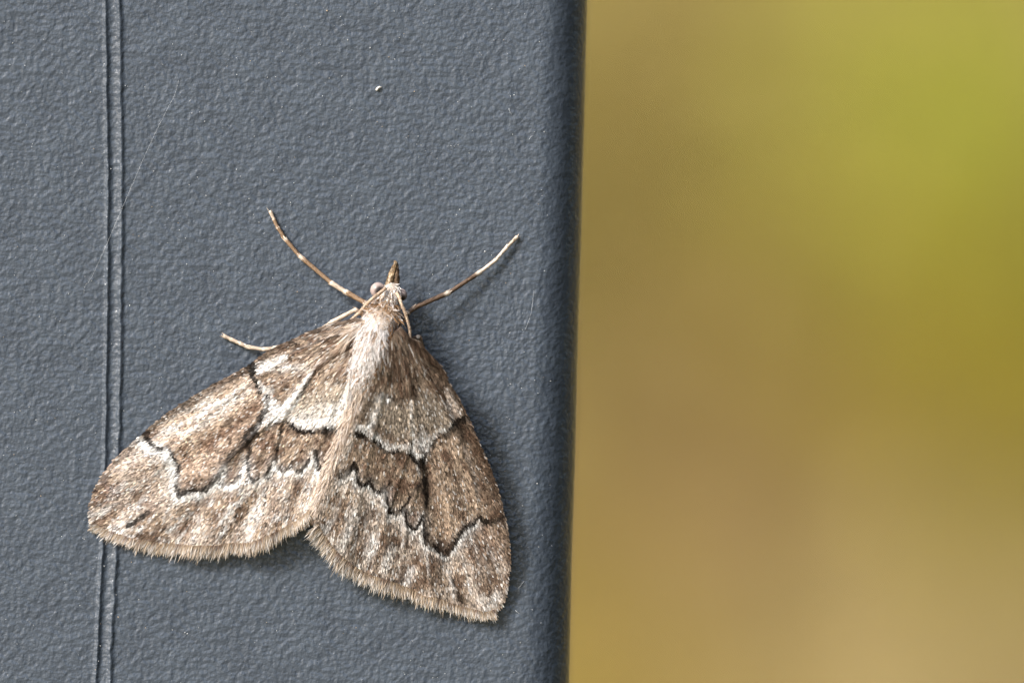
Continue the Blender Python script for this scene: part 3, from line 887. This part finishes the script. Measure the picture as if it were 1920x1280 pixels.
    tone = fbm(frac * 45 + 3, frac * 0 + 2)
    cb = mix(np.tile(np.array([0.33, 0.24, 0.16]), (nf, 1)), BRN * 1.1, smooth(0.5, 0.7, tone))
    ct = mix(np.tile(np.array([0.62, 0.50, 0.38]), (nf, 1)), WHT * 0.95, (rng.random(nf) < np.interp(frac, [0, 1], [0.5, 0.4] if L else [0.45, 0.65])).astype(float) * 0.8)
    lum = np.exp(rng.normal(0, 0.22, nf))[:, None]
    nrm, t1, t2 = surf_normal(b, hf)
    dirv = t1 * d[:, :1] + t2 * d[:, 1:2]; dirv /= np.linalg.norm(dirv, axis=1)[:, None]
    hb = hf(b)
    dirv = dirv + nrm * rng.normal(0.02, 0.06, nf)[:, None]; dirv /= np.linalg.norm(dirv, axis=1)[:, None]
    base = W(b, hb + rng.uniform(0.5, 2.2, nf))
    rn = nrm + rng.normal(0, 0.35, (nf, 3)); rn /= np.linalg.norm(rn, axis=1)[:, None]
    V, F, C = strips(base, dirv, length * K, width * K, cb * lum, ct * lum, rn, 3, bend=np.column_stack([rng.normal(0, 1.5 * K, nf), rng.normal(0.5 * K, 1.0 * K, nf), np.zeros(nf)]), wprof=np.array([1.0, 1.0, 0.75, 0.15]))
    o_ = child_of(mesh_obj("fringe", V, F, M_HAIR, None, C, smooth=False), wing)
    o_.location = (0, 0, 0); o_["kind"] = "stuff"
    return wing

make_wing(-1)
make_wing(1)

# ---- body: one continuous mesh from head to tail
BP = np.array([  # x, y, h(centre), half width, half height
    (739, 530, 46, 3, 3), (738, 533, 47, 10, 10), (736, 541, 49, 16, 16), (733, 552, 52, 19, 19), (729, 565, 54, 20, 21), (725, 577, 58, 24, 27),
    (720, 592, 66, 33, 36), (714, 615, 72, 37, 46), (707, 645, 74, 38, 50), (698, 676, 72, 35, 46), (688, 705, 68, 34, 38), (677, 735, 64, 24, 32),
    (664, 770, 60, 20, 30), (648, 815, 55, 19, 28), (632, 860, 50, 18, 25), (616, 900, 46, 16, 20), (601, 940, 42, 14, 14), (588, 970, 39, 8, 8), (583, 983, 38, 2, 2)], float)
BS = spline(BP, 70)
BS[:, 3:] = np.maximum(BS[:, 3:], 1.5)
tang = np.gradient(BS[:, :2], axis=0); tang /= np.hypot(*tang.T)[:, None]
acr = np.column_stack([-tang[:, 1], tang[:, 0]])            # across, in plane
acr *= np.sign(acr[:, :1])                                   # points to +x
seg = 20
phi = np.linspace(0, 2 * np.pi, seg, endpoint=False)
R3 = np.zeros((len(BS), seg, 3))
R3[:, :, :2] = BS[:, None, :2] + acr[:, None] * (BS[:, 3:4] * np.cos(phi)[None])[:, :, None]
R3[:, :, 2] = BS[:, 2:3] + BS[:, 4:5] * np.sin(phi)[None]
V = P3(R3.reshape(-1, 3))
F = []
for i in range(len(BS) - 1):
    for jx in range(seg):
        k = (jx + 1) % seg
        F.append((i * seg + jx, i * seg + k, (i + 1) * seg + k, (i + 1) * seg + jx))
F += [tuple(range(seg - 1, -1, -1)), tuple((len(BS) - 1) * seg + jx for jx in range(seg))]
bc = np.repeat(np.array([np.interp(BS[:, 1], [540, 570, 600, 700, 760], [a, b_, c_, d_, e_]) for a, b_, c_, d_, e_ in zip((0.5, 0.42, 0.34), (0.25, 0.16, 0.09), (0.45, 0.36, 0.28), (0.35, 0.25, 0.17), (0.45, 0.33, 0.24))]).T, seg, axis=0)
body = child_of(mesh_obj("body", V, F, M_SKIN, None, bc), moth)

def body_point(s, ph):
    """s 0..1 along body, ph angle (0 = right side, pi/2 = top, pi = left)"""
    idx = s * (len(BS) - 1)
    g = np.column_stack([np.interp(idx, np.arange(len(BS)), BS[:, k]) for k in range(5)])
    tg = np.column_stack([np.interp(idx, np.arange(len(BS)), tang[:, k]) for k in range(2)]); tg /= np.hypot(*tg.T)[:, None]
    ac = np.column_stack([np.interp(idx, np.arange(len(BS)), acr[:, k]) for k in range(2)]); ac /= np.hypot(*ac.T)[:, None]
    p3 = np.column_stack([g[:, :2] + ac * (g[:, 3] * np.cos(ph))[:, None], g[:, 2] + g[:, 4] * np.sin(ph)])
    nv = np.column_stack([ac * np.cos(ph)[:, None] / g[:, 3:4], np.sin(ph) / g[:, 4]])
    nv /= np.linalg.norm(nv, axis=1)[:, None]
    return p3, tg, ac, nv
def to_dir(v):      # (x, y, h) direction in u -> world direction
    w = np.column_stack([v[:, 0], -v[:, 2], -v[:, 1]])
    return w / (np.linalg.norm(w, axis=1)[:, None] + 1e-20)

def fur(n, s0, s1, ph0, ph1, len_rng, wid, colfun, lift=0.25, splay=0.2, curl=0.25, jitter=0.2, name="fur"):
    s = rng.uniform(s0, s1, n); ph = rng.uniform(ph0, ph1, n)
    p3, tg, ac, nv = body_point(s, ph)
    d = np.column_stack([tg, np.zeros(n)]) + nv * lift + np.column_stack([ac * (np.cos(ph) * splay)[:, None], np.zeros(n)]) + rng.normal(0, jitter, (n, 3))
    d = to_dir(d); nw = to_dir(nv)
    length = rng.uniform(*len_rng, n); width = rng.uniform(wid[0], wid[1], n)
    cb, ct = colfun(s, ph, p3, n)
    lum = np.exp(rng.normal(0, 0.18, n))[:, None]
    sidev = np.cross(d, nw)
    bend = (-nw * rng.uniform(0.0, 0.35, n)[:, None] + sidev * rng.normal(0, curl, n)[:, None]) * (length * K)[:, None]
    rn = nw + rng.normal(0, 0.4, (n, 3)); rn /= np.linalg.norm(rn, axis=1)[:, None]
    V, F, C = strips(P3(p3), d, length * K, width * K, cb * lum, ct * lum, rn, 5, bend=bend, wprof=np.array([0.8, 1, 1, 0.85, 0.6, 0.15]))
    o = child_of(mesh_obj(name, V, F, M_HAIR, None, C, smooth=False), body)
    o.location = (0, 0, 0); o["kind"] = "stuff"
    return o

SW = np.array([0.86, 0.80, 0.76]); SB = np.array([0.17, 0.10, 0.055]); SP = np.array([0.56, 0.43, 0.32]); SO = np.array([0.36, 0.20, 0.09])
def s_of(y): return float(np.interp(y, BS[:, 1], np.linspace(0, 1, len(BS))))
def thorax_col(s, ph, p3, n):
    x, y = p3[:, 0], p3[:, 1]
    right = smooth(1.55, 0.75, ph)                # browner right flank: own brown plus shade painted into the fur
    pb = 0.10 + 0.62 * right + 0.25 * smooth(0.62, 0.74, fbm(x / 14, y / 14))
    isb = (rng.random(n) < pb)[:, None]
    cb = np.where(isb, SB, SW * 0.85); ct = np.where(isb, SO * 1.05, SW)
    return cb, ct
fur(4600, s_of(592), s_of(715), 0.15, 3.0, (16, 30), (1.1, 2.0), thorax_col, lift=0.22, splay=0.12, curl=0.25, jitter=0.16)
def collar_col(s, ph, p3, n):
    k = rng.random(n)[:, None]
    cb = np.where(k < 0.55, SO * 0.8, SP); ct = np.where(k < 0.35, SO * 1.3, np.where(k < 0.6, SP, SW))
    return cb, ct
fur(620, s_of(566), s_of(594), 0.1, 3.05, (11, 22), (1.4, 2.4), collar_col, lift=0.5, splay=0.35, curl=0.7, jitter=0.45)
def head_col(s, ph, p3, n):
    k = rng.random(n)[:, None]
    cb = np.where(k < 0.2, SP, SW * 0.95); ct = np.where(k < 0.08, SB, SW * 1.05)
    return cb, ct
fur(420, s_of(531), s_of(570), 0.1, 3.05, (7, 12), (1.8, 3.0), head_col, lift=0.35, splay=0.2, curl=0.3, jitter=0.35)
def abd_col(s, ph, p3, n):
    k = rng.random(n)[:, None]
    P_ = np.array([0.72, 0.59, 0.48])
    cb = np.where(k < 0.2, P_ * 0.62, P_ * 0.9); ct = np.where(k < 0.25, SW * 0.92, P_ * 1.08)
    return cb, ct
fur(3600, s_of(705), s_of(955), 0.2, 2.95, (16, 29), (0.8, 1.5), abd_col, lift=0.13, splay=0.26, curl=0.14, jitter=0.09)
fur(200, s_of(915), s_of(960), 0.1, 3.0, (14, 24), (1.2, 2.0), abd_col, lift=0.05, splay=0.2, curl=0.14, jitter=0.12)
def spot_col(s, ph, p3, n):
    k = rng.random(n)[:, None]
    return np.where(k < 0.5, SB * 1.2, SP * 0.9), np.where(k < 0.4, SB * 1.4, SW * 0.9)
fur(260, s_of(690), s_of(722), 0.5, 2.6, (10, 18), (2.0, 3.4), spot_col, lift=0.35, splay=0.1, curl=0.4, jitter=0.3)

def strands(line0, line1, n, spread, width, cb, ct, name, h0, h1):
    """long combed hairs lying from around line0 to around line1 (flat u)"""
    t = rng.random(n)
    a = np.column_stack([np.interp(t, np.linspace(0, 1, len(line0)), np.array(line0)[:, k]) for k in range(2)]) + rng.normal(0, spread, (n, 2))
    b = np.column_stack([np.interp(t, np.linspace(0, 1, len(line1)), np.array(line1)[:, k]) for k in range(2)]) + rng.normal(0, spread * 1.4, (n, 2))
    A = W(a, h0 + rng.uniform(-2, 6, n)); B = W(b, h1 + rng.uniform(-1, 6, n))
    d = B - A; ln = np.linalg.norm(d, axis=1); d /= ln[:, None]
    nw = np.tile([0, -1.0, 0.0], (n, 1)) + rng.normal(0, 0.3, (n, 3))
    bend = np.column_stack([rng.normal(0, 2.5 * K, n), rng.uniform(-1, 3, n) * K, rng.normal(0, 1.5 * K, n)])
    lum = np.exp(rng.normal(0, 0.2, n))[:, None]
    V, F, C = strips(A, d, ln, rng.uniform(*width, n) * K, np.tile(cb, (n, 1)) * lum, np.tile(ct, (n, 1)) * lum, nw, 5, bend=bend, wprof=np.array([0.7, 1, 1, 0.9, 0.6, 0.12]))
    o = child_of(mesh_obj(name, V, F, M_HAIR, None, C, smooth=False), body)
    o.location = (0, 0, 0); o["kind"] = "stuff"
strands([(676, 628), (670, 670), (664, 700)], [(668, 690), (660, 725), (656, 770)], 170, 3.0, (1.2, 2.2), SW * 0.9, SW, "shoulder_tuft", 100, 92)
strands([(748, 640), (738, 670), (726, 700)], [(726, 700), (708, 740), (690, 790)], 150, 3.0, (1.2, 2.0), SP * 0.8, SW * 0.92, "shoulder_tuft", 100, 93)
strands([(742, 630), (760, 640), (772, 650)], [(725, 690), (745, 720), (772, 730)], 150, 5.0, (1.2, 2.2), SB, SP, "shoulder_tuft", 88, 92)
strands([(690, 606), (675, 612), (664, 618)], [(655, 622), (640, 640), (640, 662)], 150, 4.0, (1.3, 2.3), SW * 0.8, SP, "shoulder_tuft", 92, 95)

# ---- eyes
def eye(c, r, look):
    n1, n2 = 20, 28
    a = np.linspace(0, np.pi, n1); b = np.linspace(0, 2 * np.pi, n2, endpoint=False)
    D = np.stack([np.sin(a)[:, None] * np.cos(b)[None], np.sin(a)[:, None] * np.sin(b)[None], np.repeat(np.cos(a)[:, None], n2, 1)], -1).reshape(-1, 3)
    q = D * r + np.array(c)
    F = []
    for i in range(n1 - 1):
        for jx in range(n2):
            k = (jx + 1) % n2
            F.append((i * n2 + jx, i * n2 + k, (i + 1) * n2 + k, (i + 1) * n2 + jx))
    lk = np.array(look, float); lk /= np.linalg.norm(lk)
    dt = D @ lk
    cc = mix(np.tile([0.42, 0.33, 0.30], (len(D), 1)), [0.20, 0.15, 0.13], 0.6 * smooth(0.55, 0.85, dt))
    cc = mix(cc, [0.03, 0.024, 0.024], smooth(0.70, 0.95, dt))  # view-dependent dark pseudopupil painted into the eye colour
    m = M_EYE
    child_of(mesh_obj("eye", P3(q), F, m, None, cc), moth)
M_EYE = tint_mat("compound_eye", 0.38, 0.4)
eye((709.5, 544, 50), 14.6, (0.22, 0.12, 0.95))
eye((752, 553, 44), 12.0, (0.2, 0.6, 0.75))

# ---- palps, a short beak of two
def scaled_limb(name, pts, rad, colfun, nsc, sc_len, sc_w, seg=10, jag=None, steps=None, lift=0.12):
    n = steps or 48
    path = np.asarray(pts, float)
    idx = np.linspace(0, 1, len(path))
    sp = spline(path, n) if jag is None else resample(path, n)
    rr = np.interp(np.linspace(0, 1, n), np.linspace(0, 1, len(rad)), rad)
    if jag is not None:
        rr = rr * jag(np.linspace(0, 1, n))
    wp = P3(sp)
    V, F = tube(wp, rr * K, seg)
    tt = np.repeat(np.linspace(0, 1, n), seg)
    cols = colfun(tt)
    o = child_of(mesh_obj(name, V, F, M_LEG, None, cols), moth)
    if nsc:
        t = rng.random(nsc); i = t * (n - 1)
        c = np.column_stack([np.interp(i, np.arange(n), wp[:, k]) for k in range(3)])
        tg = np.gradient(wp, axis=0); tg /= np.linalg.norm(tg, axis=1)[:, None]
        tgv = np.column_stack([np.interp(i, np.arange(n), tg[:, k]) for k in range(3)])
        v = rng.normal(size=(nsc, 3)); v -= tgv * (v * tgv).sum(1)[:, None]; v /= np.linalg.norm(v, axis=1)[:, None]
        v[v[:, 1] > 0.3] *= -1
        b = c + v * (np.interp(i, np.arange(n), rr) * 0.97 * K)[:, None]
        d = tgv + v * lift + rng.normal(0, 0.08, (nsc, 3)); d /= np.linalg.norm(d, axis=1)[:, None]
        cc = colfun(t) * np.exp(rng.normal(0, 0.35, nsc))[:, None]
        V, F, C = strips(b, d, rng.uniform(*sc_len, nsc) * K, rng.uniform(*sc_w, nsc) * K, cc * 0.9, cc * 1.1, v, 3, wprof=np.array([0.6, 1, 0.9, 0.4]))
        k = child_of(mesh_obj("limb_scales", V, F, M_SCALE, None, C, smooth=False), o)
        k.location = (0, 0, 0); k["kind"] = "stuff"
    return o

def palp_col(a, b_):
    def f(t):
        return mix(np.tile(a, (len(t), 1)), b_, smooth(0.4, 0.6, vnoise(t * 14, t * 0 + a[0] * 50)))
    return f
scaled_limb("palp", [(729, 542, 48), (733, 525, 46), (738, 508, 43), (742, 494, 41)], [8, 7.5, 5, 2.0], palp_col(np.array([0.42, 0.31, 0.20]), np.array([0.20, 0.13, 0.07])), 190, (4, 7.5), (1.8, 2.8))
scaled_limb("palp", [(742, 542, 45), (743.5, 525, 44), (744, 508, 41), (744, 497, 39)], [7, 6, 4, 1.8], palp_col(np.array([0.20, 0.13, 0.08]), np.array([0.07, 0.045, 0.03])), 160, (4, 7), (1.8, 2.8))

# ---- antennae
def ring_col(t):
    return mix(np.tile([0.60, 0.46, 0.34], (len(t), 1)), [0.40, 0.27, 0.17], (np.sin(t * 150) > 0.2).astype(float) * 0.7)
ringed = lambda t: 1 + 0.12 * np.sin(t * 150)
scaled_limb("antenna", spline([(724, 541, 72), (714, 549, 80), (703, 557, 82), (689, 570, 80), (677, 584, 78), (667, 593, 76), (655, 604, 72), (640, 618, 66)], 90), [3.4, 3.0, 2.9, 2.7, 2.5], ring_col, 150, (3, 5), (1.2, 1.8), 8, ringed, 90)
scaled_limb("antenna", spline([(745, 549, 70), (750, 560, 76), (754, 571, 78), (761, 588, 77), (766, 605, 75), (769, 620, 74), (770, 634, 72), (769, 650, 68)], 90), [3.2, 3.0, 2.8, 2.6, 2.4], ring_col, 150, (3, 5), (1.2, 1.8), 8, ringed, 90)

# ---- legs
def leg(pts, rad, tones, nsc=260):
    pts = np.array(pts, float)
    segl = np.concatenate([[0], np.cumsum(np.linalg.norm(np.diff(pts, axis=0), axis=1))]); segl /= segl[-1]
    P = []; R = []; T = []
    for i in range(len(pts) - 1):
        for f, k in ((0.0, 1.0), (0.08, 0.84), (0.5, 0.93), (0.88, 1.06), (0.985, 1.14)):
            P.append(pts[i] * (1 - f) + pts[i + 1] * f); R.append((rad[i] * (1 - f) + rad[i + 1] * f) * k)
    P.append(pts[-1]); R.append(rad[-1] * 0.8)
    P = np.array(P); R = np.array(R)
    L = np.concatenate([[0], np.cumsum(np.linalg.norm(np.diff(P, axis=0), axis=1))]); L /= L[-1]
    tones = np.array(tones, float)
    def cf(t):
        i = np.clip(np.searchsorted(segl, t, side='right') - 1, 0, len(pts) - 2)
        f = (t - segl[i]) / (segl[i + 1] - segl[i])
        c = tones[i] * (0.9 + 0.2 * vnoise(t * 70, t * 0 + 5))[:, None]
        return mix(c, [0.74, 0.63, 0.52], 0.85 * smooth(0.80, 0.93, f))
    n = 120
    tt = np.linspace(0, 1, n)
    path = np.column_stack([np.interp(tt, L, P[:, k]) for k in range(3)])
    rr = np.interp(tt, L, R)
    wp = P3(path)
    V, F = tube(wp, rr * K, 9)
    o = child_of(mesh_obj("leg", V, F, M_LEG, None, cf(np.repeat(tt, 9))), moth)
    t = rng.random(nsc); i = t * (n - 1)
    c = np.column_stack([np.interp(i, np.arange(n), wp[:, k]) for k in range(3)])
    tg = np.gradient(wp, axis=0); tg /= np.linalg.norm(tg, axis=1)[:, None]
    tgv = np.column_stack([np.interp(i, np.arange(n), tg[:, k]) for k in range(3)])
    v = rng.normal(size=(nsc, 3)); v -= tgv * (v * tgv).sum(1)[:, None]; v /= np.linalg.norm(v, axis=1)[:, None]
    b = c + v * (np.interp(i, np.arange(n), rr) * 0.97 * K)[:, None]
    d = tgv + v * 0.10 + rng.normal(0, 0.05, (nsc, 3)); d /= np.linalg.norm(d, axis=1)[:, None]
    cc = cf(t) * np.exp(rng.normal(0, 0.4, nsc))[:, None]
    V, F, C = strips(b, d, rng.uniform(4, 8, nsc) * K, rng.uniform(1.2, 2.2, nsc) * K, cc * 0.9, cc * 1.1, v, 3, wprof=np.array([0.6, 1, 0.9, 0.4]))
    k = child_of(mesh_obj("limb_scales", V, F, M_SCALE, None, C, smooth=False), o)
    k.location = (0, 0, 0); k["kind"] = "stuff"
LT = (0.27, 0.175, 0.105); LD = (0.12, 0.075, 0.048); LP = (0.55, 0.44, 0.34); LW = (0.62, 0.52, 0.44)
leg([(706, 596, 44), (690, 590, 38), (688, 574, 44), (684, 567, 44), (648, 547, 34), (621, 530, 26), (561, 479, 14), (534, 447, 9), (520, 425, 7), (513, 410, 5), (506.5, 395, 4.5)],
    [6, 5.5, 5, 5, 5.2, 4.6, 3.9, 3.6, 3.5, 3.4, 3.6], [LD, LD, LT, LT, LP, LT, LT, LT, LT, LP])
leg([(728, 600, 42), (748, 604, 34), (757, 597, 38), (767, 585, 40), (778, 577, 38), (843, 548, 26), (902, 509, 14), (930, 487, 12), (951, 463, 10), (971, 443, 6)],
    [6, 5.5, 5.2, 5.2, 5.0, 4.6, 3.9, 3.6, 3.5, 3.4], [LD, LD, LD, LD, LD, LD, LW, LW, LP])
leg([(700, 610, 46), (684, 592, 40), (667, 581, 48), (622, 605, 36), (560, 645, 24), (512, 653.5, 18), (494, 655, 14), (465, 650.5, 10), (449, 643, 7), (433, 636, 5), (418.5, 629, 4.5)],
    [5.5, 5, 4.6, 4.6, 4.6, 4.6, 4.2, 4.0, 3.8, 3.6, 3.8], [LT, LT, LP, LP, LP, LP, LP, LP, LP, LP])
leg([(724, 640, 40), (760, 640, 42), (787, 632, 50), (796, 665, 30), (806, 720, 14), (812, 770, 7), (812, 800, 4.5)],
    [5.5, 5.5, 5, 4.6, 4, 3.6, 3.4], [LT, LD, LT, LT, LT, LT])
